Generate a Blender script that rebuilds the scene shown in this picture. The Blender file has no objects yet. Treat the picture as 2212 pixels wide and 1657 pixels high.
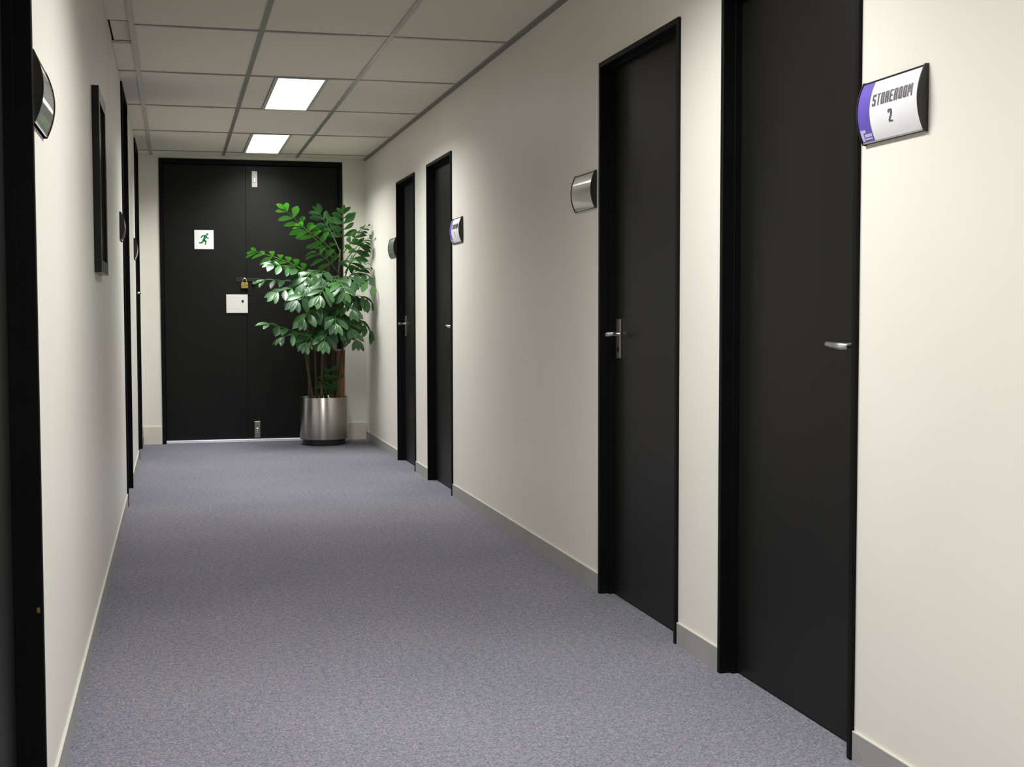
import bpy, bmesh, math, random
from mathutils import Vector, Matrix

random.seed(7)
scene = bpy.context.scene
col = scene.collection

# ------------------------------------------------------------------ camera
F_PX, YAW, PITCH, ROLL = 2897.47, 0.24570, -0.05330, -0.0017
CAM = Vector((0.0, 0.0, 1.0972))
cyw, syw, cp, sp = math.cos(YAW), math.sin(YAW), math.cos(PITCH), math.sin(PITCH)
FW = Vector((syw * cp, cyw * cp, sp))
RT0 = Vector((cyw, -syw, 0))
UP0 = RT0.cross(FW)
RT = RT0 * math.cos(ROLL) + UP0 * math.sin(ROLL)
UP = -RT0 * math.sin(ROLL) + UP0 * math.cos(ROLL)
cam_data = bpy.data.cameras.new('camera')
cam = bpy.data.objects.new('camera', cam_data)
col.objects.link(cam)
cam_data.sensor_fit = 'HORIZONTAL'
cam_data.sensor_width = 36.0
cam_data.lens = F_PX / 2212 * 36.0
cam_data.clip_start = 0.02
cam.matrix_world = Matrix(((RT.x, UP.x, -FW.x, CAM.x), (RT.y, UP.y, -FW.y, CAM.y),
                           (RT.z, UP.z, -FW.z, CAM.z), (0, 0, 0, 1)))
scene.camera = cam

# ------------------------------------------------------------------ world, exposure
world = bpy.data.worlds.new('world')
scene.world = world
world.use_nodes = True
world.node_tree.nodes['Background'].inputs[0].default_value = (0, 0, 0, 1)
vs = scene.view_settings
vs.view_transform = 'Standard'
vs.look = 'None'
vs.gamma = 1.0
vs.use_curve_mapping = False
vs.exposure = 0.0
LAMP = 4.0           # glow of the ceiling light diffusers
LAMP_W = 39.0        # watts of each ceiling light
LAMP_SPREAD = 145    # degrees: prismatic lens throws its light downwards

# ------------------------------------------------------------------ measured layout (metres)
L, R, D, H = -0.278, 1.596, 11.515, 2.40
BACK = -3.2
HD = 2.0475          # right doors
HL = 2.385           # full height doors on the left
RIGHT_DOORS = [(2.930, 3.764), (4.115, 4.955), (7.810, 8.603), (9.075, 9.826)]
LEFT_DOORS = [(2.02, 2.862), (7.84, 8.692), (10.33, 11.187)]
END_X0, END_X1, END_H = -0.115, 1.398, 2.372

# ------------------------------------------------------------------ helpers
def ray_at(u, v, y):
    d = FW + RT * ((u - 1106) / F_PX) + UP * ((828.5 - v) / F_PX)
    return CAM + d * (y / d.y)

def add_box(bm, a, b):
    x0, y0, z0 = (min(a[i], b[i]) for i in range(3))
    x1, y1, z1 = (max(a[i], b[i]) for i in range(3))
    v = [bm.verts.new(p) for p in ((x0, y0, z0), (x1, y0, z0), (x1, y1, z0), (x0, y1, z0),
                                   (x0, y0, z1), (x1, y0, z1), (x1, y1, z1), (x0, y1, z1))]
    for q in ((0, 3, 2, 1), (4, 5, 6, 7), (0, 1, 5, 4), (1, 2, 6, 5), (2, 3, 7, 6), (3, 0, 4, 7)):
        bm.faces.new([v[i] for i in q])

def boxes(*bs, bevel=0.0, seg=2):
    bm = bmesh.new()
    for a, b in bs:
        add_box(bm, a, b)
    if bevel:
        bmesh.ops.bevel(bm, geom=list(bm.edges), offset=bevel, segments=seg, profile=0.7, affect='EDGES')
    return bm

def add_tube(bm, pts, radii, n=10, cap=True):
    pts = [Vector(p) for p in pts]
    rings = []
    ref = Vector((0.13, 0.21, 0.97))
    for i, p in enumerate(pts):
        t = (pts[min(i + 1, len(pts) - 1)] - pts[max(i - 1, 0)]).normalized()
        rr = ref if abs(t.dot(ref)) < 0.95 else Vector((1, 0, 0))
        a = t.cross(rr).normalized()
        b = t.cross(a)
        r = radii[i] if isinstance(radii, (list, tuple)) else radii
        rings.append([bm.verts.new(p + a * (r * math.cos(2 * math.pi * k / n)) + b * (r * math.sin(2 * math.pi * k / n))) for k in range(n)])
    for r0, r1 in zip(rings, rings[1:]):
        for k in range(n):
            bm.faces.new((r0[k], r0[(k + 1) % n], r1[(k + 1) % n], r1[k]))
    if cap:
        bm.faces.new(list(reversed(rings[0])))
        bm.faces.new(rings[-1])
    bmesh.ops.recalc_face_normals(bm, faces=list(bm.faces))

def add_lathe(bm, prof, n=48):
    rings = []
    for r, z in prof:
        if r < 1e-5:
            rings.append([bm.verts.new((0, 0, z))])
        else:
            rings.append([bm.verts.new((r * math.cos(2 * math.pi * k / n), r * math.sin(2 * math.pi * k / n), z)) for k in range(n)])
    for r0, r1 in zip(rings, rings[1:]):
        for k in range(n):
            a = [r0[k % len(r0)], r0[(k + 1) % len(r0)], r1[(k + 1) % len(r1)], r1[k % len(r1)]]
            u = []
            for q in a:
                if q not in u:
                    u.append(q)
            if len(u) > 2:
                bm.faces.new(u)

def obj(name, bm, mat, parent=None, smooth=False, loc=None):
    me = bpy.data.meshes.new(name)
    bm.to_mesh(me)
    bm.free()
    me.materials.append(mat)
    if smooth:
        me.polygons.foreach_set('use_smooth', [True] * len(me.polygons))
        try:
            me.set_sharp_from_angle(angle=math.radians(40))
        except Exception:
            pass
    o = bpy.data.objects.new(name, me)
    col.objects.link(o)
    if loc is not None:
        o.location = loc
    if parent:
        o.parent = parent
    return o

def empty(name, loc=(0, 0, 0)):
    o = bpy.data.objects.new(name, None)
    o.empty_display_size = 0.1
    col.objects.link(o)
    o.location = loc
    return o

def tag(o, label=None, cat=None, group=None, kind=None):
    if label: o['label'] = label
    if cat: o['category'] = cat
    if group: o['group'] = group
    if kind: o['kind'] = kind
    return o

# ------------------------------------------------------------------ materials
def base_mat(name, color, rough=0.5, metal=0.0, spec=0.5):
    m = bpy.data.materials.new(name)
    m.use_nodes = True
    b = m.node_tree.nodes['Principled BSDF']
    b.inputs['Base Color'].default_value = (*color, 1)
    b.inputs['Roughness'].default_value = rough
    b.inputs['Metallic'].default_value = metal
    b.inputs['Specular IOR Level'].default_value = spec
    return m, m.node_tree, b

def noisy(name, c0, c1, scale, rough=0.6, metal=0.0, spec=0.5, bump=0.0, bscale=None, stretch=(1, 1, 1), detail=3.0, bdist=0.002):
    m, nt, b = base_mat(name, c0, rough, metal, spec)
    tc = nt.nodes.new('ShaderNodeTexCoord')
    mp = nt.nodes.new('ShaderNodeMapping')
    mp.inputs['Scale'].default_value = stretch
    nt.links.new(tc.outputs['Object'], mp.inputs['Vector'])
    n = nt.nodes.new('ShaderNodeTexNoise')
    n.inputs['Scale'].default_value = scale
    n.inputs['Detail'].default_value = detail
    nt.links.new(mp.outputs['Vector'], n.inputs['Vector'])
    r = nt.nodes.new('ShaderNodeValToRGB')
    r.color_ramp.elements[0].position = 0.3
    r.color_ramp.elements[1].position = 0.7
    r.color_ramp.elements[0].color = (*c0, 1)
    r.color_ramp.elements[1].color = (*c1, 1)
    nt.links.new(n.outputs['Fac'], r.inputs['Fac'])
    nt.links.new(r.outputs['Color'], b.inputs['Base Color'])
    if bump:
        n2 = nt.nodes.new('ShaderNodeTexNoise')
        n2.inputs['Scale'].default_value = bscale or scale
        n2.inputs['Detail'].default_value = 4
        nt.links.new(mp.outputs['Vector'], n2.inputs['Vector'])
        bp = nt.nodes.new('ShaderNodeBump')
        bp.inputs['Strength'].default_value = bump
        bp.inputs['Distance'].default_value = bdist
        nt.links.new(n2.outputs['Fac'], bp.inputs['Height'])
        nt.links.new(bp.outputs['Normal'], b.inputs['Normal'])
    return m

M = {}
M['wall'] = noisy('wall_paint', (0.750, 0.724, 0.652), (0.790, 0.764, 0.692), 1.3, rough=0.42, spec=0.35, bump=0.12, bscale=120, bdist=0.001)
M['tile'] = noisy('ceiling_tile', (0.77, 0.725, 0.63), (0.85, 0.80, 0.70), 160, rough=0.9, spec=0.15, bump=0.35, bscale=220, bdist=0.001)
M['plenum'] = noisy('plenum_board', (0.05, 0.05, 0.045), (0.08, 0.08, 0.07), 6, rough=0.95, spec=0.1)
M['grid'] = noisy('grid_metal', (0.36, 0.36, 0.33), (0.42, 0.42, 0.39), 20, rough=0.32, metal=0.35, spec=0.5)
M['angle'] = noisy('perimeter_angle', (0.24, 0.24, 0.215), (0.28, 0.28, 0.255), 20, rough=0.5)
M['black'] = noisy('black_door_paint', (0.0045, 0.0045, 0.0042), (0.007, 0.007, 0.0062), 2.5, rough=0.42, spec=0.24, bump=0.06, bscale=60, stretch=(1, 1, 0.3), bdist=0.001)
M['frame'] = noisy('black_frame_paint', (0.003, 0.003, 0.003), (0.005, 0.005, 0.005), 5, rough=0.5, spec=0.12)
M['vinyl'] = noisy('grey_vinyl', (0.30, 0.30, 0.285), (0.335, 0.335, 0.32), 8, rough=0.5, spec=0.4)
M['skirt'] = noisy('cream_skirting', (0.66, 0.62, 0.53), (0.70, 0.66, 0.57), 8, rough=0.5)
M['bead'] = noisy('vinyl_bead', (0.52, 0.51, 0.44), (0.56, 0.55, 0.48), 8, rough=0.4)
M['bolt'] = noisy('dull_bolt_metal', (0.30, 0.28, 0.25), (0.40, 0.38, 0.34), 40, rough=0.4, metal=1.0)
M['chrome'] = noisy('satin_chrome', (0.62, 0.61, 0.58), (0.70, 0.69, 0.66), 40, rough=0.28, metal=1.0)
M['silver'] = noisy('silver_panel', (0.62, 0.61, 0.60), (0.67, 0.66, 0.65), 60, rough=0.36, metal=0.85)
M['silver'].node_tree.nodes['Principled BSDF'].inputs['Coat Weight'].default_value = 1.0
M['silver'].node_tree.nodes['Principled BSDF'].inputs['Coat Roughness'].default_value = 0.05
M['paper'] = noisy('white_insert', (0.80, 0.79, 0.82), (0.83, 0.82, 0.85), 30, rough=0.35, spec=0.5)
M['blue'] = noisy('blue_band', (0.115, 0.075, 0.42), (0.13, 0.085, 0.45), 20, rough=0.35)
M['lavender'] = noisy('pale_lavender_print', (0.50, 0.48, 0.68), (0.58, 0.56, 0.74), 60, rough=0.4)
M['ink'] = noisy('dark_grey_ink', (0.085, 0.075, 0.095), (0.12, 0.11, 0.13), 60, rough=0.5)
M['faint'] = noisy('faint_grey_ink', (0.40, 0.40, 0.39), (0.44, 0.44, 0.43), 60, rough=0.5)
M['plastic'] = noisy('black_plastic', (0.010, 0.010, 0.010), (0.015, 0.014, 0.015), 30, rough=0.35)
M['white'] = noisy('white_plate', (0.62, 0.60, 0.56), (0.66, 0.64, 0.60), 10, rough=0.4)
M['signwhite'] = noisy('white_exit_plate', (0.76, 0.75, 0.73), (0.80, 0.79, 0.77), 10, rough=0.35)
M['green'] = noisy('exit_green', (0.006, 0.16, 0.055), (0.008, 0.19, 0.065), 20, rough=0.4)
M['brass'] = noisy('brass', (0.62, 0.42, 0.12), (0.72, 0.50, 0.17), 30, rough=0.3, metal=0.9)
M['threshold'] = noisy('threshold_aluminium', (0.80, 0.82, 0.92), (0.86, 0.88, 0.97), 30, rough=0.5, metal=0.25)  # pale bluish colour imitates light leaking through the door gap
M['steel'] = noisy('brushed_steel', (0.55, 0.53, 0.49), (0.63, 0.61, 0.57), 90, rough=0.27, metal=1.0, stretch=(0.2, 0.2, 6), bump=0.05, bscale=300)
def brushed():
    m = M['steel']
    nt = m.node_tree
    b = nt.nodes['Principled BSDF']
    b.inputs['Anisotropic'].default_value = 0.92
    b.inputs['Roughness'].default_value = 0.36
    b.inputs['Anisotropic Rotation'].default_value = 0.25
    tg = nt.nodes.new('ShaderNodeTangent')
    tg.direction_type, tg.axis = 'RADIAL', 'Z'
    nt.links.new(tg.outputs[0], b.inputs['Tangent'])
brushed()
M['soil'] = noisy('dark_soil', (0.018, 0.012, 0.008), (0.05, 0.032, 0.02), 60, rough=0.95, bump=0.9, bscale=50, bdist=0.01)
M['cane'] = noisy('orange_brown_cane', (0.13, 0.055, 0.014), (0.24, 0.105, 0.030), 18, rough=0.55, stretch=(1, 1, 0.35), bump=0.3, bscale=30)
M['stem'] = noisy('green_brown_stem', (0.045, 0.034, 0.012), (0.085, 0.060, 0.022), 22, rough=0.6, stretch=(1, 1, 0.4))
M['rachis'] = noisy('green_rachis', (0.05, 0.15, 0.02), (0.08, 0.20, 0.035), 22, rough=0.45)
M['cut'] = noisy('pale_cut_end', (0.42, 0.40, 0.37), (0.50, 0.48, 0.45), 30, rough=0.6)
M['print'] = noisy('dark_photo_print', (0.010, 0.013, 0.010), (0.030, 0.038, 0.026), 5, rough=0.12, spec=0.6)
M['frameblack'] = noisy('picture_frame_black', (0.008, 0.008, 0.009), (0.012, 0.012, 0.013), 10, rough=0.25, spec=0.3)
M['lamp_body'] = noisy('lamp_body_white', (0.52, 0.51, 0.47), (0.56, 0.55, 0.51), 20, rough=0.5)

# carpet
def carpet():
    m, nt, b = base_mat('blue_grey_carpet', (0.2, 0.2, 0.25), 0.95, 0, 0.1)
    tc = nt.nodes.new('ShaderNodeTexCoord')
    def noise(scale, detail, lo, hi, c0, c1):
        n = nt.nodes.new('ShaderNodeTexNoise')
        n.inputs['Scale'].default_value = scale
        n.inputs['Detail'].default_value = detail
        nt.links.new(tc.outputs['Object'], n.inputs['Vector'])
        r = nt.nodes.new('ShaderNodeValToRGB')
        r.color_ramp.elements[0].position, r.color_ramp.elements[1].position = lo, hi
        r.color_ramp.elements[0].color, r.color_ramp.elements[1].color = (*c0, 1), (*c1, 1)
        nt.links.new(n.outputs['Fac'], r.inputs['Fac'])
        return n, r
    n1, r1 = noise(150, 4, 0.34, 0.66, (0.112, 0.110, 0.136), (0.260, 0.253, 0.282))
    n2, r2 = noise(48, 5, 0.34, 0.66, (0.80, 0.82, 0.87), (1.15, 1.12, 1.08))
    n3, r3 = noise(1.6, 3, 0.3, 0.7, (0.93, 0.93, 0.94), (1.05, 1.05, 1.05))
    prev = r1
    for r in (r2, r3):
        mx = nt.nodes.new('ShaderNodeMix')
        mx.data_type = 'RGBA'
        mx.blend_type = 'MULTIPLY'
        mx.inputs[0].default_value = 1.0
        nt.links.new(prev.outputs[0] if prev.bl_idname == 'ShaderNodeValToRGB' else prev.outputs[2], mx.inputs[6])
        nt.links.new(r.outputs['Color'], mx.inputs[7])
        prev = mx
    nt.links.new(prev.outputs[2], b.inputs['Base Color'])
    bp = nt.nodes.new('ShaderNodeBump')
    bp.inputs['Strength'].default_value = 0.7
    bp.inputs['Distance'].default_value = 0.004
    nt.links.new(n1.outputs['Fac'], bp.inputs['Height'])
    nt.links.new(bp.outputs['Normal'], b.inputs['Normal'])
    return m
M['carpet'] = carpet()

def lamp_mat():
    m = bpy.data.materials.new('lit_diffuser')
    m.use_nodes = True
    nt = m.node_tree
    nt.nodes.clear()
    e = nt.nodes.new('ShaderNodeEmission')
    e.inputs['Color'].default_value = (1.0, 0.985, 0.94, 1)
    e.inputs['Strength'].default_value = LAMP
    o = nt.nodes.new('ShaderNodeOutputMaterial')
    nt.links.new(e.outputs[0], o.inputs[0])
    return m
M['lamp'] = lamp_mat()

def leaf_mat():
    m, nt, b = base_mat('glossy_leaf', (0.03, 0.15, 0.02), 0.40, 0, 0.55)
    oi = nt.nodes.new('ShaderNodeObjectInfo')
    r = nt.nodes.new('ShaderNodeValToRGB')
    r.color_ramp.elements[0].color = (0.014, 0.050, 0.019, 1)
    r.color_ramp.elements[1].color = (0.055, 0.165, 0.042, 1)
    nt.links.new(oi.outputs['Random'], r.inputs['Fac'])
    tc = nt.nodes.new('ShaderNodeTexCoord')
    n = nt.nodes.new('ShaderNodeTexNoise')
    n.inputs['Scale'].default_value = 30
    nt.links.new(tc.outputs['Object'], n.inputs['Vector'])
    mx = nt.nodes.new('ShaderNodeMix')
    mx.data_type = 'RGBA'
    mx.blend_type = 'OVERLAY'
    mx.inputs[0].default_value = 0.35
    nt.links.new(r.outputs['Color'], mx.inputs[6])
    nt.links.new(n.outputs['Color'], mx.inputs[7])
    nt.links.new(r.outputs['Color'], b.inputs['Base Color'])
    tr = nt.nodes.new('ShaderNodeBsdfTranslucent')
    tr.inputs['Color'].default_value = (0.08, 0.34, 0.02, 1)
    ms = nt.nodes.new('ShaderNodeMixShader')
    ms.inputs[0].default_value = 0.16
    out = nt.nodes['Material Output']
    nt.links.new(b.outputs[0], ms.inputs[1])
    nt.links.new(tr.outputs[0], ms.inputs[2])
    nt.links.new(ms.outputs[0], out.inputs[0])
    return m
M['leaf'] = leaf_mat()

# ------------------------------------------------------------------ room shell
T = 0.12
o = obj('floor', boxes(((L - 0.3, BACK - 0.2, -0.08), (R + 0.3, D + 0.3, 0.0))), M['carpet'])
tag(o, 'blue-grey speckled carpet floor running down the corridor', 'floor', kind='structure')

def wall_side(name, x0, x1, doors, hd, label):
    bs = []
    y = BACK
    for a, b in doors:
        bs.append(((x0, y, 0), (x1, a, H + 0.12)))
        bs.append(((x0, a, hd), (x1, b, H + 0.12)))
        y = b
    bs.append(((x0, y, 0), (x1, D + T, H + 0.12)))
    w = obj(name, boxes(*bs), M['wall'])
    tag(w, label, 'wall', kind='structure')
    return w
wall_side('wall_right', R, R + T, RIGHT_DOORS, HD, 'long cream painted wall with four recessed black doors')
wall_side('wall_left', L - T, L, LEFT_DOORS, HL, 'long cream painted wall with the hanging picture')
o = obj('wall_end', boxes(((L, D, 0), (END_X0, D + T, H + 0.12)), ((END_X1, D, 0), (R, D + T, H + 0.12)),
                          ((END_X0, D, END_H), (END_X1, D + T, H + 0.12))), M['wall'])
tag(o, 'narrow cream end wall around the black double doors', 'wall', kind='structure')
o = obj('wall_back', boxes(((L - T, BACK - T, 0), (R + T, BACK, H + 0.12))), M['wall'])
tag(o, 'plain cream wall closing the other end of the corridor', 'wall', kind='structure')

# baseboards: grey coved vinyl with a pale top bead
def base_run(side, x, y0, y1):
    sgn = -1 if side == 'right' else 1
    o = obj('baseboard_' + side, boxes(((x, y0, 0), (x + sgn * 0.006, y1, 0.070))), M['vinyl'])
    tag(o, 'grey vinyl skirting along the foot of the %s' % ('four-door wall' if side == 'right' else 'wall with the picture'), 'baseboard', 'grey skirting runs, %s wall' % side, 'structure')
    obj('top_bead', boxes(((x, y0, 0.070), (x + sgn * 0.0065, y1, 0.0735))), M['bead'], o)
y = BACK
for a, b in RIGHT_DOORS + [(D, D)]:
    if a - y > 0.01:
        base_run('right', R, y, a - 0.001)
    y = b + 0.001
y = BACK
for a, b in LEFT_DOORS + [(D, D)]:
    if a - y > 0.01:
        base_run('left', L, y, a - 0.001)
    y = b + 0.001
o = obj('baseboard_end', boxes(((L + 0.009, D - 0.012, 0), (END_X0 - 0.004, D, 0.150)), ((END_X1 + 0.004, D - 0.012, 0), (R - 0.009, D, 0.150)), bevel=0.003), M['skirt'])
tag(o, 'tall cream skirting either side of the double doors', 'baseboard', kind='structure')

# ceiling: dark void above, lay-in tiles, metal grid
ceil = obj('ceiling', boxes(((L - T, BACK - T, H + 0.10), (R + T, D + T, H + 0.14))), M['plenum'])
tag(ceil, 'suspended ceiling of off-white lay-in tiles in a grey metal grid', 'ceiling', kind='structure')
GX = [-0.173, 0.409, 1.013]
ROW0, ROWS = 6.388, 1.2115
rows = [ROW0 + ROWS * k for k in range(-8, 5)]
rows = [BACK] + [r for r in rows if r > BACK + 0.05 and r < D - 0.05] + [D]
LIGHT_Y = [ROW0 + ROWS * k for k in (-5, -3, 1, 3)]  # first panel is unseen, a guess added to brighten the near wall
LX0, LX1 = 0.556, 0.856
tile_cache = {}
def tile(x0, x1, y0, y1, z=H + 0.002):
    key = (round(x1 - x0, 4), round(y1 - y0, 4))
    if key not in tile_cache:
        bm = boxes(((-key[0] / 2, -key[1] / 2, 0), (key[0] / 2, key[1] / 2, 0.014)))
        o = obj('ceiling_tile', bm, M['tile'], ceil)
        tile_cache[key] = o.data
    else:
        o = bpy.data.objects.new('ceiling_tile', tile_cache[key])
        col.objects.link(o)
        o.parent = ceil
    o.location = ((x0 + x1) / 2, (y0 + y1) / 2, z)
    return o
g = 0.003
for r0, r1 in zip(rows, rows[1:]):
    lit = any(abs(r0 - ly) < 0.02 for ly in LIGHT_Y)
    xs = [L] + GX + [R]
    for i, (x0, x1) in enumerate(zip(xs, xs[1:])):
        if i == 0 and abs(r0 - ROW0) < 0.01:
            tile(x0 + 0.010, x1 - g, r0 + 0.020, r0 + 0.46, H + 0.018)      # slipped offcut leaves a dark gap
            tile(x0 + 0.001, x1 - g, r0 + 0.463, r1 - g)
        elif i == 0 and abs(r1 - ROW0) < 0.01:
            tile(x0 + 0.001, x1 - g, r0 + g, r1 - 0.075)
        elif i == 2 and lit:
            tile(x0 + g, LX0 - 0.002, r0 + g, r1 - g)
            tile(LX1 + 0.002, x1 - g, r0 + g, r1 - g)
        else:
            tile(x0 + (0.001 if i == 0 else g), x1 - (0.001 if i == 3 else g), r0 + g, r1 - g)
for x in GX:
    obj('main_runner', boxes(((x - 0.012, BACK, H - 0.003), (x + 0.012, D, H + 0.001)), ((x - 0.001, BACK, H + 0.001), (x + 0.001, D, H + 0.035))), M['grid'], ceil)
bar_cache = {}
for r in rows[1:-1]:
    xs = [L] + GX + [R]
    for i, (x0, x1) in enumerate(zip(xs, xs[1:])):
        if i == 0 and abs(r - ROW0) < 0.01:
            continue
        a, b = x0 + (0.0125 if i else 0.0), x1 - (0.0125 if i < 3 else 0.0)
        if i not in bar_cache:
            o = obj('cross_bar', boxes(((a, -0.012, -0.0025), (b, 0.012, 0.001))), M['grid'], ceil)
            bar_cache[i] = o.data
        else:
            o = bpy.data.objects.new('cross_bar', bar_cache[i])
            col.objects.link(o)
            o.parent = ceil
        o.location = (0, r, H)
o = obj('trim_1', boxes(((R - 0.020, BACK, H - 0.003), (R, D, H + 0.001)), ((R - 0.003, BACK, H - 0.016), (R, D, H))), M['angle'])
tag(o, 'dark grey perimeter angle where ceiling meets the four-door wall', 'trim', kind='structure')

# ------------------------------------------------------------------ ceiling lights
def ceiling_light(y, label):
    t = tag(empty('ceiling_light', ((LX0 + LX1) / 2, y + ROWS / 2, H)), label, 'ceiling light', 'recessed ceiling lights')
    w, l = (LX1 - LX0) / 2 - 0.002, ROWS / 2 - 0.014
    fw = 0.019
    obj('lamp_frame', boxes(((-w, -l, -0.004), (-w + fw, l, 0.05)), ((w - fw, -l, -0.004), (w, l, 0.05)),
                            ((-w + fw, -l, -0.004), (w - fw, -l + 0.012, 0.05)), ((-w + fw, l - 0.012, -0.004), (w - fw, l, 0.05))), M['lamp_body'], t)
    obj('diffuser', boxes(((-w + fw, -l + 0.012, -0.002), (w - fw, l - 0.012, 0.004)), bevel=0.0015, seg=1), M['lamp'], t)
    ld = bpy.data.lights.new('lamp_light', 'AREA')
    ld.shape, ld.size, ld.size_y = 'RECTANGLE', 2 * (w - fw), 2 * (l - 0.014)
    ld.energy, ld.spread, ld.color = LAMP_W, math.radians(LAMP_SPREAD), (0.985, 0.985, 0.975)
    lo = bpy.data.objects.new('lamp_light', ld)
    col.objects.link(lo)
    lo.parent = t
    lo.location = (0, 0, -0.006)
for y, lab in zip(LIGHT_Y, ['lit ceiling panel in the tile row nearest the plain closed end of the corridor',
                            'lit ceiling panel above the STOREROOM 2 door',
                            'lit rectangular ceiling panel two tile rows before the one at the double doors',
                            'lit rectangular ceiling panel directly before the black double doors']):
    ceiling_light(y, lab)

# ------------------------------------------------------------------ doors
def lever_handle(parent, x, y, z, out, ydir, plate=True):
    """out: -1/+1 direction along x into the corridor; x is the leaf face; ydir: where the lever points."""
    pl = obj('back_plate', boxes(((x, y - 0.023, z - 0.092), (x + out * 0.007, y + 0.023, z + 0.058)), bevel=0.003), M['chrome'], parent)
    bm = bmesh.new()
    pts = [(x + out * 0.006, y, z), (x + out * 0.030, y, z), (x + out * 0.046, y + ydir * 0.002, z - 0.001),
           (x + out * 0.053, y + ydir * 0.012, z - 0.001), (x + out * 0.054, y + ydir * 0.040, z), (x + out * 0.052, y + ydir * 0.092, z + 0.003)]
    add_tube(bm, pts, [0.008, 0.008, 0.009, 0.0095, 0.0088, 0.0072], n=12)
    obj('lever', bm, M['chrome'], parent, smooth=True)
    bm = bmesh.new()
    add_tube(bm, [(x + out * 0.006, y, z - 0.058), (x + out * 0.009, y, z - 0.058)], 0.009, n=14)
    obj('keyhole_ring', bm, M['frame'], pl)

def side_door(n, side, y0, y1, h, handle, label, hz=1.012):
    fx = R if side == 'right' else L
    s = 1 if side == 'right' else -1          # s: into the wall
    t = tag(empty('door_%d' % n, (fx, (y0 + y1) / 2, 0)), label, 'door', kind='structure')
    off = Vector((-fx, -(y0 + y1) / 2, 0))
    J = 0.020
    def P(bm):
        bmesh.ops.translate(bm, verts=bm.verts, vec=off)
        return bm
    pr, dp = -s * 0.010, s * 0.110
    e = 0.0006
    obj('frame', P(boxes(((fx + pr, y0 + e, 0), (fx + dp, y0 + J, h - e)), ((fx + pr, y1 - J, 0), (fx + dp, y1 - e, h - e)),
                         ((fx + pr, y0 + J, h - J), (fx + dp, y1 - J, h - e)), bevel=0.0015, seg=1)), M['frame'], t)
    obj('door_stop', P(boxes(((fx + s * 0.026, y0 + J, 0.0), (fx + s * 0.0445, y0 + J + 0.010, h - J)), ((fx + s * 0.026, y1 - J - 0.010, 0.0), (fx + s * 0.0445, y1 - J, h - J)),
                             ((fx + s * 0.026, y0 + J + 0.010, h - J - 0.010), (fx + s * 0.0445, y1 - J - 0.010, h - J)))), M['frame'], t)
    lf = fx + s * 0.045
    leaf = obj('door_leaf', P(boxes(((lf, y0 + J + 0.003, 0.006), (lf + s * 0.040, y1 - J - 0.003, h - J - 0.003)), bevel=0.002, seg=1)), M['black'], t)
    if handle:
        yy = y0 + J + 0.036 if handle == 'near' else y1 - J - 0.080
        hd = empty('handle', (0, 0, 0))
        hd.parent = t
        hd.location = off
        lever_handle(hd, lf, yy, hz, -s, 1 if handle == 'near' else -1)
    return t, off

dl = ['black door beside the STOREROOM 2 sign, lever at the edge next to the sign',
      'black door with full lever plate, plain silver sign at its lever side',
      'black door with the smaller white and blue sign beside it',
      'black door in the four-door wall closest to the potted plant']
for i, ((a, b), hnd) in enumerate(zip(RIGHT_DOORS, ['near', 'far', 'near', 'far'])):
    side_door(i + 1, 'right', a, b, HD, hnd, dl[i])
t5, off5 = side_door(5, 'left', *LEFT_DOORS[0], HL, None, 'full-height black door opposite the STOREROOM 2 door')
bm = boxes(((L - 0.002, LEFT_DOORS[0][1] - 0.0215, 0.490), (L + 0.004, LEFT_DOORS[0][1] - 0.0195, 0.501)))
bmesh.ops.translate(bm, verts=bm.verts, vec=off5)
obj('strike_plate', bm, M['brass'], t5)
side_door(6, 'left', *LEFT_DOORS[1], HL, None, 'full-height black door further along the picture wall')
t7, off7 = side_door(7, 'left', *LEFT_DOORS[2], HL, None, 'full-height black door next to the narrow end wall')
bm = bmesh.new()
add_tube(bm, [(L - 0.0445, 10.40, 1.243), (L + 0.016, 10.40, 1.243), (L + 0.024, 10.41, 1.242), (L + 0.026, 10.52, 1.240)], [0.008, 0.009, 0.009, 0.006], n=10)
bmesh.ops.translate(bm, verts=bm.verts, vec=off7)
obj('lever', bm, M['chrome'], t7, smooth=True)

# double doors in the end wall
t = tag(empty('door_8', ((END_X0 + END_X1) / 2, D, 0)), 'black double doors filling the end of the corridor', 'door', kind='structure')
o8 = Vector((-(END_X0 + END_X1) / 2, -D, 0))
def Q(bm):
    bmesh.ops.translate(bm, verts=bm.verts, vec=o8)
    return bm
J = 0.030
e = 0.0006
obj('frame', Q(boxes(((END_X0 + e, D - 0.010, 0), (END_X0 + J, D + 0.11, END_H - e)), ((END_X1 - J, D - 0.010, 0), (END_X1 - e, D + 0.11, END_H - e)),
                     ((END_X0 + J, D - 0.010, END_H - J - 0.010), (END_X1 - J, D + 0.11, END_H - e)), bevel=0.0015, seg=1)), M['frame'], t)
LY = D + 0.045
SEAM = 0.589
leafL = obj('door_leaf', Q(boxes(((END_X0 + J + 0.003, LY, 0.027), (SEAM - 0.0005, LY + 0.04, END_H - J - 0.013)), bevel=0.0012, seg=1)), M['black'], t)
leafR = obj('door_leaf', Q(boxes(((SEAM + 0.0005, LY + 0.0005, 0.027), (END_X1 - J - 0.003, LY + 0.043, END_H - J - 0.013)), bevel=0.0012, seg=1)), M['black'], t)
obj('meeting_strip', Q(boxes(((SEAM + 0.004, LY - 0.0008, 0.030), (SEAM + 0.014, LY + 0.004, END_H - J - 0.02)))), M['black'], t)
obj('threshold', Q(boxes(((END_X0 + J, D + 0.012, 0.0), (END_X1 - J, D + 0.10, 0.024)), bevel=0.003, seg=1)), M['threshold'], t)  # pale bar stands in for light showing under the doors
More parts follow.
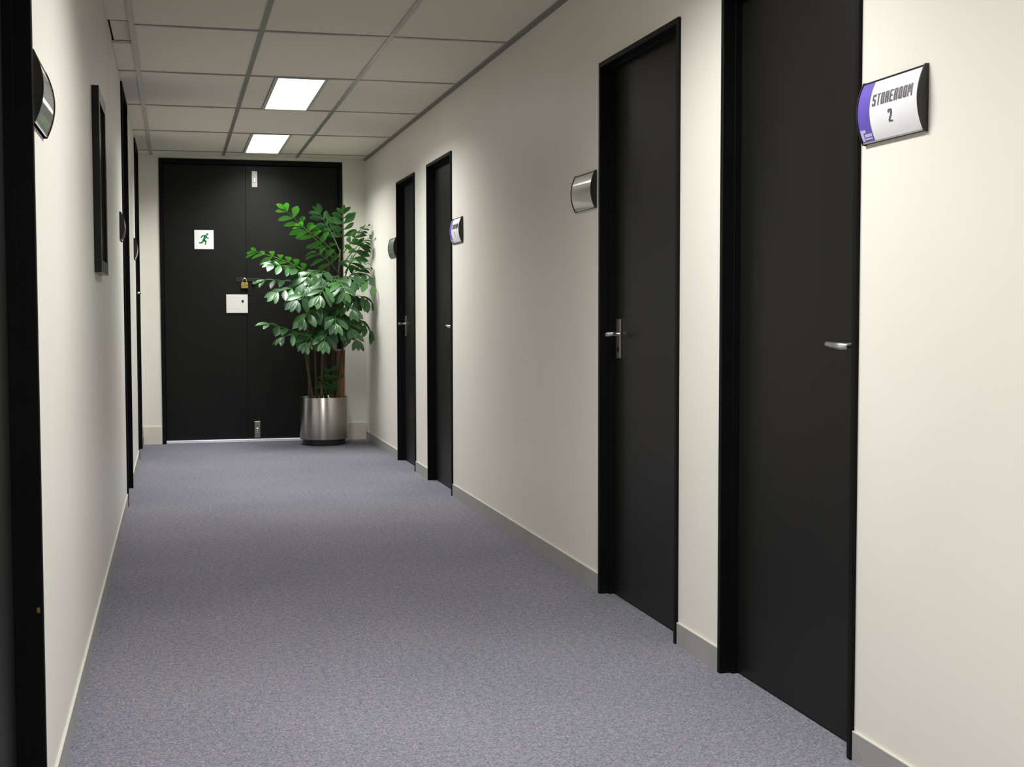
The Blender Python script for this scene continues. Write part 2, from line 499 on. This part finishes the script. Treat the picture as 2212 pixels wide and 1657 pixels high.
for z0, z1 in ((2.150, 2.286), (0.034, 0.172)):
    fb = obj('flush_bolt', Q(boxes(((0.642, LY - 0.003, z0), (0.690, LY + 0.004, z1)), bevel=0.0015, seg=1)), M['bolt'], leafR)
    zc = (z0 + z1) / 2
    obj('bolt_slide', Q(boxes(((0.657, LY - 0.007, zc - 0.030), (0.675, LY - 0.002, zc + 0.012)), bevel=0.002, seg=1)), M['chrome'], leafR)
hb = obj('hasp', Q(boxes(((0.505, LY - 0.006, 1.352), (0.575, LY, 1.392)), ((0.575, LY - 0.009, 1.360), (0.700, LY - 0.003, 1.386)), bevel=0.0015, seg=1)), M['plastic'], t)
bm = bmesh.new()
add_tube(bm, [(0.648, LY - 0.010, 1.345), (0.648, LY - 0.024, 1.345)], [0.016, 0.012], n=14)
obj('latch_knob', Q(bm), M['chrome'], t, smooth=True)

# padlock hanging on the hasp
pk = tag(empty('padlock', (0.572, LY - 0.024, 1.300)), 'small brass padlock hanging from the dark hasp on the double doors', 'padlock')
obj('padlock_body', boxes(((-0.029, -0.011, 0.0), (0.029, 0.011, 0.048)), bevel=0.004), M['brass'], pk)
bm = bmesh.new()
pts = [(-0.016, 0, 0.044), (-0.016, 0, 0.066)] + [(0.016 * -math.cos(a), 0, 0.066 + 0.016 * math.sin(a)) for a in [math.pi * k / 8 for k in range(1, 8)]] + [(0.016, 0, 0.066), (0.016, 0, 0.044)]
add_tube(bm, pts, 0.0045, n=8)
obj('shackle', bm, M['chrome'], pk, smooth=True)

# exit sign
ex = tag(empty('exit_sign', (0.244, LY, 1.706)), 'square white sign with a green running figure on the double doors', 'sign')
obj('plate', boxes(((-0.079, -0.004, -0.080), (0.079, 0, 0.080)), bevel=0.0035), M['signwhite'], ex)
def prism(bm, pts, y0, y1):
    a = [bm.verts.new((p[0], y0, p[1])) for p in pts]
    b = [bm.verts.new((p[0], y1, p[1])) for p in pts]
    n = len(pts)
    bm.faces.new(a)
    bm.faces.new(list(reversed(b)))
    for i in range(n):
        bm.faces.new((a[i], b[i], b[(i + 1) % n], a[(i + 1) % n]))
    bmesh.ops.recalc_face_normals(bm, faces=list(bm.faces))
def limb(bm, p, q, w0, w1):
    p, q = Vector(p), Vector(q)
    d = (q - p).normalized()
    n = Vector((-d.y, d.x))
    prism(bm, [p + n * w0, p - n * w0, q - n * w1, q + n * w1], -0.0052, -0.0038)
bm = bmesh.new()
c = Vector((0.026, 0.044))
prism(bm, [c + Vector((math.cos(a), math.sin(a))) * 0.0095 for a in [2 * math.pi * k / 12 for k in range(12)]], -0.0052, -0.0038)
limb(bm, (0.016, 0.034), (-0.004, -0.006), 0.011, 0.009)          # trunk, leaning into the run
limb(bm, (0.012, 0.034), (-0.016, 0.030), 0.006, 0.005)           # trailing arm
limb(bm, (-0.014, 0.032), (-0.024, 0.014), 0.005, 0.004)
limb(bm, (0.018, 0.028), (0.028, 0.010), 0.005, 0.004)            # leading arm
limb(bm, (0.027, 0.012), (0.040, 0.014), 0.004, 0.004)
limb(bm, (-0.002, -0.004), (0.018, -0.016), 0.008, 0.006)         # leading leg
limb(bm, (0.016, -0.013), (0.010, -0.042), 0.006, 0.005)
limb(bm, (-0.004, -0.004), (-0.016, -0.026), 0.008, 0.006)        # trailing leg
limb(bm, (-0.014, -0.025), (-0.040, -0.028), 0.006, 0.005)
obj('running_figure', bm, M['green'], ex)

# white lock box
lb = tag(empty('lock_box', (0.508, LY, 1.170)), 'white square metal cover with a small key lock below the padlock', 'lock box')
obj('cover', boxes(((-0.089, -0.012, -0.078), (0.089, 0, 0.078)), bevel=0.003), M['white'], lb)
bm = bmesh.new()
add_tube(bm, [(0.047, -0.0125, 0.022), (0.047, -0.016, 0.022)], [0.0105, 0.009], n=14)
obj('lock_barrel', bm, M['plastic'], lb)

# ------------------------------------------------------------------ curved door signs
SW, SH, SAG = 0.272, 0.142, 0.018
def sag(t, extra=0.0):
    """depth of the curved face above the wall at height t (-SH/2..SH/2)."""
    k = t / (SH / 2)
    return 0.0065 + SAG * (1 - k * k) + extra
def curved(bm, s0, s1, t0, t1, extra, sgn, ns=None):
    """patch of the curved face; s along reading direction, t up."""
    ns = ns or max(1, int(abs(t1 - t0) / 0.008) + 1)
    rows_ = []
    for i in range(ns + 1):
        tt = t0 + (t1 - t0) * i / ns
        d = sag(tt, extra)
        rows_.append([bm.verts.new((d, sgn * s, tt)) for s in (s0, s1)])
    for a, b in zip(rows_, rows_[1:]):
        bm.faces.new((a[0], a[1], b[1], b[0]))
    return rows_
GL = {  # strokes on a 4 x 9 grid: x0, x1, z0, z1
    'S': [(0.3, 3.9, 7.9, 9), (0.3, 3.7, 4.0, 5.1), (0.1, 3.7, 0, 1.1), (0, 1.65, 4.6, 8.7), (2.35, 4, 0.4, 4.5), (0, 1.65, 0.5, 2.2), (2.35, 4, 6.8, 8.6)],
    'T': [(0, 4, 8, 9), (1.3, 2.7, 0, 8)],
    'O': [(0.4, 3.6, 7.9, 9), (0.4, 3.6, 0, 1.1), (0, 1.65, 0.4, 8.6), (2.35, 4, 0.4, 8.6)],
    'R': [(0, 1.65, 0, 9), (1.65, 3.7, 7.9, 9), (1.65, 3.5, 4.0, 5.1), (2.35, 4, 4.9, 8.6), (2.35, 4, 0, 4.3)],
    'E': [(0, 1.65, 0, 9), (1.65, 3.9, 7.9, 9), (1.65, 3.5, 4.0, 5.1), (1.65, 3.9, 0, 1.1)],
    'M': [(0, 1.3, 0, 9), (3.7, 5, 0, 9), (1.3, 2.1, 5.4, 9), (2.9, 3.7, 5.4, 9), (2.0, 3.0, 2.6, 7.4)],
    '2': [(0.3, 3.7, 7.9, 9), (2.35, 4, 5.4, 8.6), (0, 1.65, 6.6, 8.5), (2.0, 3.4, 3.6, 5.5), (1.0, 2.4, 2.1, 3.8), (0.1, 1.6, 0.8, 2.2), (0, 4, 0, 0.95)],
    '1': [(1.65, 2.8, 0, 9), (0.5, 1.65, 7.0, 7.9)],
}
def lettering(text, s0, width, t0, height, sgn, n=None):
    bm = bmesh.new()
    adv = [5.9 if ch == 'M' else 4.9 for ch in text]
    k = width / (sum(adv) - 0.9)
    kz = height / 9
    x = 0
    for ch, a in zip(text, adv):
        for q in GL[ch]:
            curved(bm, s0 + (x + q[0]) * k, s0 + (x + q[1]) * k, t0 + q[2] * kz, t0 + q[3] * kz, 0.0012, sgn)
        x += a
    return bm
def door_sign(side, yc, zc, label, style, digit=None):
    fx = R if side == 'right' else L
    out = -1 if side == 'right' else 1
    t = tag(empty('door_sign', (fx, yc, zc)), label, 'sign', 'curved signs beside the doors')
    # local: +x out of the wall after scaling, reading direction = +s
    t.rotation_euler = (0, 0, math.pi if side == 'right' else 0)
    # rotated by pi: local +y -> world -y ; reading runs to -y on the right wall, +y on the left wall
    sgn = 1
    w = SW / 2
    N = 20
    bm = bmesh.new()
    ring = [(0.0, -SH / 2)] + [(sag(-SH / 2 + SH * i / N), -SH / 2 + SH * i / N) for i in range(N + 1)] + [(0.0, SH / 2)]
    a = [bm.verts.new((p[0], -w + 0.003, p[1])) for p in ring]
    b = [bm.verts.new((p[0], w - 0.003, p[1])) for p in ring]
    bm.faces.new(a); bm.faces.new(list(reversed(b)))
    for i in range(len(ring)):
        bm.faces.new((a[i], b[i], b[(i + 1) % len(ring)], a[(i + 1) % len(ring)]))
    bmesh.ops.recalc_face_normals(bm, faces=list(bm.faces))
    obj('sign_body', bm, M['plastic'], t, smooth=True)
    for y0, y1 in ((-w, -w + 0.004), (w - 0.004, w)):
        bm = bmesh.new()
        ring = [(0.0, -SH / 2 - 0.003)] + [(sag(-SH / 2 + SH * i / N) + 0.0025, (-SH / 2 + SH * i / N) * 1.03) for i in range(N + 1)] + [(0.0, SH / 2 + 0.003)]
        a = [bm.verts.new((p[0], y0, p[1])) for p in ring]
        b = [bm.verts.new((p[0], y1, p[1])) for p in ring]
        bm.faces.new(a); bm.faces.new(list(reversed(b)))
        for i in range(len(ring)):
            bm.faces.new((a[i], b[i], b[(i + 1) % len(ring)], a[(i + 1) % len(ring)]))
        bmesh.ops.recalc_face_normals(bm, faces=list(bm.faces))
        obj('end_cap', bm, M['plastic'], t, smooth=True)
    bm = bmesh.new()
    curved(bm, -w + 0.005, w - 0.006, -SH / 2 + 0.003, SH / 2 - 0.003, 0.0004, sgn, ns=24)
    obj('face_panel', bm, M['silver'] if style == 'silver' else M['paper'], t, smooth=True)
    for zz in (-SH / 2, SH / 2 - 0.004):
        obj('edge_rail', boxes(((0.0, -w + 0.004, zz), (0.0095, w - 0.004, zz + 0.004))), M['silver'] if zz < 0 else M['plastic'], t)
    if style == 'print':
        bm = bmesh.new()
        curved(bm, -w + 0.005, -w + 0.060, -SH / 2 + 0.003, SH / 2 - 0.003, 0.0008, sgn, ns=24)
        bd = obj('blue_band', bm, M['blue'], t, smooth=True)
        bm = bmesh.new()
        curved(bm, -w + 0.008, -w + 0.020, -SH / 2 + 0.006, -SH / 2 + 0.031, 0.0012, sgn)
        curved(bm, -w + 0.020, -w + 0.032, -SH / 2 + 0.024, -SH / 2 + 0.031, 0.0012, sgn)
        curved(bm, -w + 0.022, -w + 0.055, -SH / 2 + 0.008, -SH / 2 + 0.012, 0.0012, sgn)
        curved(bm, -w + 0.024, -w + 0.056, -SH / 2 + 0.014, -SH / 2 + 0.021, 0.0012, sgn)
        obj('logo', bm, M['lavender'], t, smooth=True)
        obj('lettering', lettering('STOREROOM', -w + 0.071, 0.174, 0.008, 0.027, sgn), M['ink'], t)
        obj('number', lettering(digit, 0.006, 0.018, -0.036, 0.028, sgn), M['ink'], t)
    elif digit:
        bm = bmesh.new()
        curved(bm, 0.002, 0.006, -0.012, 0.008, 0.0012, sgn)
        obj('faint_mark', bm, M['faint'], t)
    return t
door_sign('right', 2.772, 1.562, 'white curved sign reading STOREROOM 2 with blue band', 'print', '2')
door_sign('right', 5.138, 1.574, 'plain silver curved sign at the edge of the door showing its full lever plate', 'silver', 'x')
door_sign('right', 7.637, 1.568, 'white curved sign with blue band and illegibly tiny lettering beside a narrow-looking door', 'print', '1')
door_sign('right', 9.982, 1.577, 'plain silver curved sign on the wall right next to the potted plant', 'silver')
door_sign('left', 3.027, 1.556, 'silver curved sign catching a bright reflection beside the full-height door', 'silver')
door_sign('left', 7.537, 1.556, 'silver curved sign on the picture wall just past the picture', 'silver')
door_sign('left', 10.037, 1.552, 'silver curved sign beside the door next to the end wall', 'silver')

# ------------------------------------------------------------------ hanging picture
pc = tag(empty('framed_picture', (L, 5.28, 1.575)), 'tall black framed picture hanging on the cream wall', 'picture')
hw, hh, fw, dp = 0.235, 0.333, 0.045, 0.026
obj('picture_frame', boxes(((0, -hw, -hh), (dp, -hw + fw, hh)), ((0, hw - fw, -hh), (dp, hw, hh)),
                           ((0, -hw + fw, -hh), (dp, hw - fw, -hh + fw)), ((0, -hw + fw, hh - fw), (dp, hw - fw, hh)), bevel=0.003), M['frameblack'], pc)
obj('picture_print', boxes(((0.001, -hw + fw - 0.002, -hh + fw - 0.002), (0.014, hw - fw + 0.002, hh - fw + 0.002))), M['print'], pc)

# ------------------------------------------------------------------ potted plant
PX, PY = 1.190, 11.196
plant = tag(empty('potted_plant', (PX, PY, 0)), 'tall leafy green plant in a round brushed steel pot', 'potted plant')
bm = bmesh.new()
add_lathe(bm, [(0.0, 0.0), (0.172, 0.0), (0.178, 0.006), (0.178, 0.058), (0.0, 0.058)], 56)
obj('pot_base', bm, M['plastic'], plant, smooth=True)
bm = bmesh.new()
add_lathe(bm, [(0.170, 0.050), (0.196, 0.050), (0.1985, 0.053), (0.1985, 0.392), (0.196, 0.395), (0.192, 0.395), (0.190, 0.392), (0.190, 0.30)], 72)
obj('pot', bm, M['steel'], plant, smooth=True)
bm = bmesh.new()
add_lathe(bm, [(0.189, 0.345), (0.14, 0.358), (0.07, 0.365), (0.0, 0.362)], 40)
obj('soil', bm, M['soil'], plant, smooth=True)

def pl(p):
    return Vector(p) - Vector((PX, PY, 0))
# thick cut cane
bm = bmesh.new()
add_tube(bm, [pl((1.318, 11.14, 0.34)), pl((1.323, 11.14, 0.55)), pl((1.330, 11.135, 0.782))], [0.036, 0.035, 0.034], n=14)
cane = obj('cut_cane', bm, M['cane'], plant, smooth=True)
bm = bmesh.new()
add_tube(bm, [pl((1.330, 11.135, 0.780)), pl((1.3302, 11.135, 0.790))], [0.036, 0.033], n=14)
obj('cut_end', bm, M['cut'], cane, smooth=True)
# slender stems: base and top (x, y, z)
STEMS = [((1.10, 11.12, .34), (1.00, 11.05, 1.02), .011), ((1.13, 11.17, .34), (1.08, 11.05, 1.28), .012),
         ((1.16, 11.10, .34), (1.17, 10.98, 1.20), .012), ((1.21, 11.22, .34), (1.24, 11.15, 1.52), .013),
         ((1.25, 11.14, .34), (1.31, 11.05, 1.30), .012), ((1.29, 11.24, .34), (1.34, 11.20, 1.62), .012),
         ((1.08, 11.22, .34), (1.06, 11.22, 1.45), .011), ((1.30, 11.08, .34), (1.36, 10.98, 1.05), .010)]
for a, b, r in STEMS:
    a, b = Vector(a), Vector(b)
    mid = (a + b) / 2 + Vector((random.uniform(-.02, .02), random.uniform(-.02, .02), 0))
    bm = bmesh.new()
    add_tube(bm, [pl(a), pl((a * 3 + b) / 4 + (mid - (a + b) / 2) * .7), pl(mid), pl((a + b * 3) / 4 + (mid - (a + b) / 2) * .7), pl(b)], [r * 1.15, r, r, r * .9, r * .6], n=8)
    obj('stem', bm, M['stem'], plant, smooth=True)

# one leaf mesh (unit length along +y, normal +z), folded along the midrib and slightly lobed
def leaf_mesh(seed):
    rnd = random.Random(seed)
    prof = [(0.0, 0.015), (0.16, 0.11), (0.38, 0.21), (0.60, 0.255), (0.80, 0.205), (0.93, 0.10), (1.0, 0.012)]
    bm = bmesh.new()
    rows_ = []
    for yy, w in prof:
        z = -0.22 * yy * yy
        wl, wr = w * rnd.uniform(.88, 1.1), w * rnd.uniform(.88, 1.1)
        jy = rnd.uniform(-.02, .02)
        rows_.append([bm.verts.new((-wl, yy + jy, z + 0.22 * wl)), bm.verts.new((0, yy, z)), bm.verts.new((wr, yy - jy, z + 0.22 * wr))])
    for a, b in zip(rows_, rows_[1:]):
        for k in (0, 1):
            bm.faces.new((a[k], a[k + 1], b[k + 1], b[k]))
    me = bpy.data.meshes.new('leaf')
    bm.to_mesh(me)
    bm.free()
    me.materials.append(M['leaf'])
    me.polygons.foreach_set('use_smooth', [True] * len(me.polygons))
    return me
LEAVES = [leaf_mesh(s) for s in range(5)]

def clampx(p):
    return Vector((min(p.x, R - 0.030), min(p.y, D - 0.030), p.z))

FILL = bmesh.new()
def frond(p0, p1, arch, pairs, size, tilt=0.0, spread=1.0, droop=0.25, filler=False):
    """p0 base, p1 tip (world); arch lifts the middle; tilt rolls the blade about the rachis."""
    p0, p1 = Vector(p0), Vector(p1)
    n = 10
    c = (p0 + p1) / 2 + Vector((0, 0, arch))
    C = [p0 * (1 - t) ** 2 + c * (2 * t * (1 - t)) + p1 * t * t for t in [i / n for i in range(n + 1)]]
    bm = bmesh.new()
    add_tube(bm, [pl(q) for q in C], [0.0055 - 0.004 * i / n for i in range(n + 1)], n=6)
    fr = obj('frond', bm, M['rachis'], plant, smooth=True)
    Ltot = (p1 - p0).length
    for k in range(pairs):
        t = 0.30 + 0.68 * k / max(1, pairs - 1)
        f = t * n
        i = min(int(f), n - 1)
        q = C[i].lerp(C[i + 1], f - i)
        T_ = (C[i + 1] - C[i]).normalized()
        up = Vector((0, 0, 1)) if abs(T_.z) < 0.93 else Vector((0, -1, 0.2))
        S_ = T_.cross(up).normalized()
        N_ = S_.cross(T_).normalized()
        rot = Matrix.Rotation(tilt + random.uniform(-.25, .25), 3, T_)
        S2, N2 = rot @ S_, rot @ N_
        last = k == pairs - 1
        for sd in ((1, -1, 0) if last else (1, -1)):
            ang = math.radians(random.uniform(46, 66)) * spread if sd else 0.0
            if last and sd:
                ang *= 0.6
            d = (T_ * math.cos(ang) + S2 * (sd * math.sin(ang)) - Vector((0, 0, 1)) * (droop + random.uniform(-.1, .12)) + N2 * 0.1).normalized()
            nn = (N2 + S2 * (sd * -0.15)).normalized()
            nn = (nn - d * nn.dot(d)).normalized()
            xx = d.cross(nn).normalized()
            ln = size * (0.80 + 0.35 * math.sin(math.pi * min(1, t * 0.95))) * random.uniform(.86, 1.12)
            tip = q + d * ln
            me = random.choice(LEAVES)
            for _ in range(12):      # leaves stop short of the walls
                ext = [q + xx * (v.co.x * ln * .95) + d * (v.co.y * ln) + nn * (v.co.z * ln) for v in me.vertices]
                if max(e_.x for e_ in ext) < R - 0.012 and max(e_.y for e_ in ext) < D - 0.012:
                    break
                ln *= 0.86
            wid = random.uniform(.70, .98)
            if filler:
                vv = [FILL.verts.new(pl(q + xx * (v.co.x * ln * wid) + d * (v.co.y * ln) + nn * (v.co.z * ln))) for v in me.vertices]
                for p_ in me.polygons:
                    FILL.faces.new([vv[i_] for i_ in p_.vertices]).smooth = True
                continue
            o = bpy.data.objects.new('leaf', me)
            col.objects.link(o)
            o.parent = fr
            m = Matrix(((xx.x, d.x, nn.x), (xx.y, d.y, nn.y), (xx.z, d.z, nn.z))).to_4x4()
            s = ln
            o.matrix_basis = Matrix.Translation(pl(q)) @ m @ Matrix.Diagonal((s * wid, s, s, 1))

def fpx(u0, v0, y0, u1, v1, y1, **k):
    frond(ray_at(u0, v0, y0), clampx(ray_at(u1, v1, y1)), **k)

FR = [  # base pixel+depth, tip pixel+depth, arch, pairs, size, tilt, droop
    (722, 560, 11.20, 618, 455, 11.00, .02, 6, .120, 0.5, .10),
    (735, 560, 11.15, 652, 490, 10.90, .05, 5, .115, 0.5, .15),
    (735, 545, 11.25, 690, 462, 11.25, .05, 5, .115, 0.6, .10),
    (742, 540, 11.25, 742, 462, 11.15, .06, 5, .110, 0.3, .12),
    (740, 550, 11.22, 796, 488, 11.12, .05, 5, .115, -.2, .12),
    (745, 565, 11.20, 800, 512, 10.98, .05, 4, .115, -.2, .15),
    (745, 590, 11.18, 822, 515, 11.05, .08, 5, .125, -.3, .50),
    (700, 610, 11.08, 552, 545, 10.92, .07, 7, .115, 0.55, .12),
    (705, 620, 11.05, 588, 572, 10.82, .08, 6, .120, 0.7, .22),
    (690, 630, 11.10, 570, 605, 10.95, .06, 5, .110, 0.5, .30),
    (705, 640, 11.02, 598, 632, 10.74, .10, 6, .130, 0.9, .35),
    (712, 640, 11.00, 640, 650, 10.66, .12, 5, .135, 0.9, .40),
    (722, 625, 11.02, 690, 640, 10.62, .12, 5, .135, 0.5, .40),
    (730, 620, 11.05, 742, 632, 10.66, .12, 5, .130, 0.0, .35),
    (738, 620, 11.10, 806, 620, 10.80, .10, 5, .130, -.5, .30),
    (742, 610, 11.15, 822, 580, 11.00, .08, 5, .120, -.4, .20),
    (742, 655, 11.08, 818, 655, 10.95, .12, 5, .130, -.4, .50),
    (738, 690, 11.05, 800, 715, 10.92, .12, 5, .130, -.4, .55),
    (735, 700, 11.00, 770, 735, 10.78, .10, 4, .125, -.3, .55),
    (690, 745, 11.02, 580, 700, 10.88, .05, 5, .120, 0.6, .25),
    (695, 740, 11.00, 612, 728, 10.80, .08, 4, .125, 0.7, .45),
    (700, 730, 11.00, 660, 740, 10.72, .10, 4, .130, 0.6, .50),
    (715, 720, 10.98, 700, 738, 10.68, .10, 4, .130, 0.4, .55),
    (725, 690, 11.02, 725, 700, 10.66, .10, 4, .130, 0.0, .50),
    (712, 670, 11.00, 655, 690, 10.68, .10, 5, .130, 0.7, .50),
    (730, 590, 11.20, 680, 545, 10.98, .06, 4, .115, 0.5, .15),
    (745, 600, 11.22, 770, 560, 11.00, .08, 4, .120, -.2, .30),
]
for u0, v0, y0, u1, v1, y1, arch, pairs, size, tilt, droop in FR:
    if v0 >= 612:
        tilt = -tilt * 0.6      # lower fronds show their upper faces to the corridor
    fpx(u0, v0, y0, u1, v1, y1, arch=arch, pairs=pairs, size=size, tilt=tilt, droop=droop)

# inner foliage between the countable fronds: one part
for k in range(22):
    u0, v0 = random.uniform(690, 745), random.uniform(585, 725)
    a = random.uniform(0, 2 * math.pi)
    u1, v1 = u0 + 62 * math.cos(a), v0 + random.uniform(-14, 38)
    y0 = random.uniform(11.02, 11.18)
    fpx(u0, v0, y0, u1, v1, y0 - 0.10 - 0.22 * abs(math.sin(a)), arch=.10, pairs=4, size=.120, tilt=.4 * math.cos(a), droop=.45, filler=True)
for u0, v0, u1, v1 in ((712, 858, 706, 805), (716, 858, 724, 800), (708, 862, 700, 830)):
    fpx(u0, v0, 11.14, u1, v1, 11.06, arch=.03, pairs=3, size=.085, tilt=.2, droop=.2, filler=True)
fo = obj('inner_foliage', FILL, M['leaf'], plant)
fo['kind'] = 'stuff'
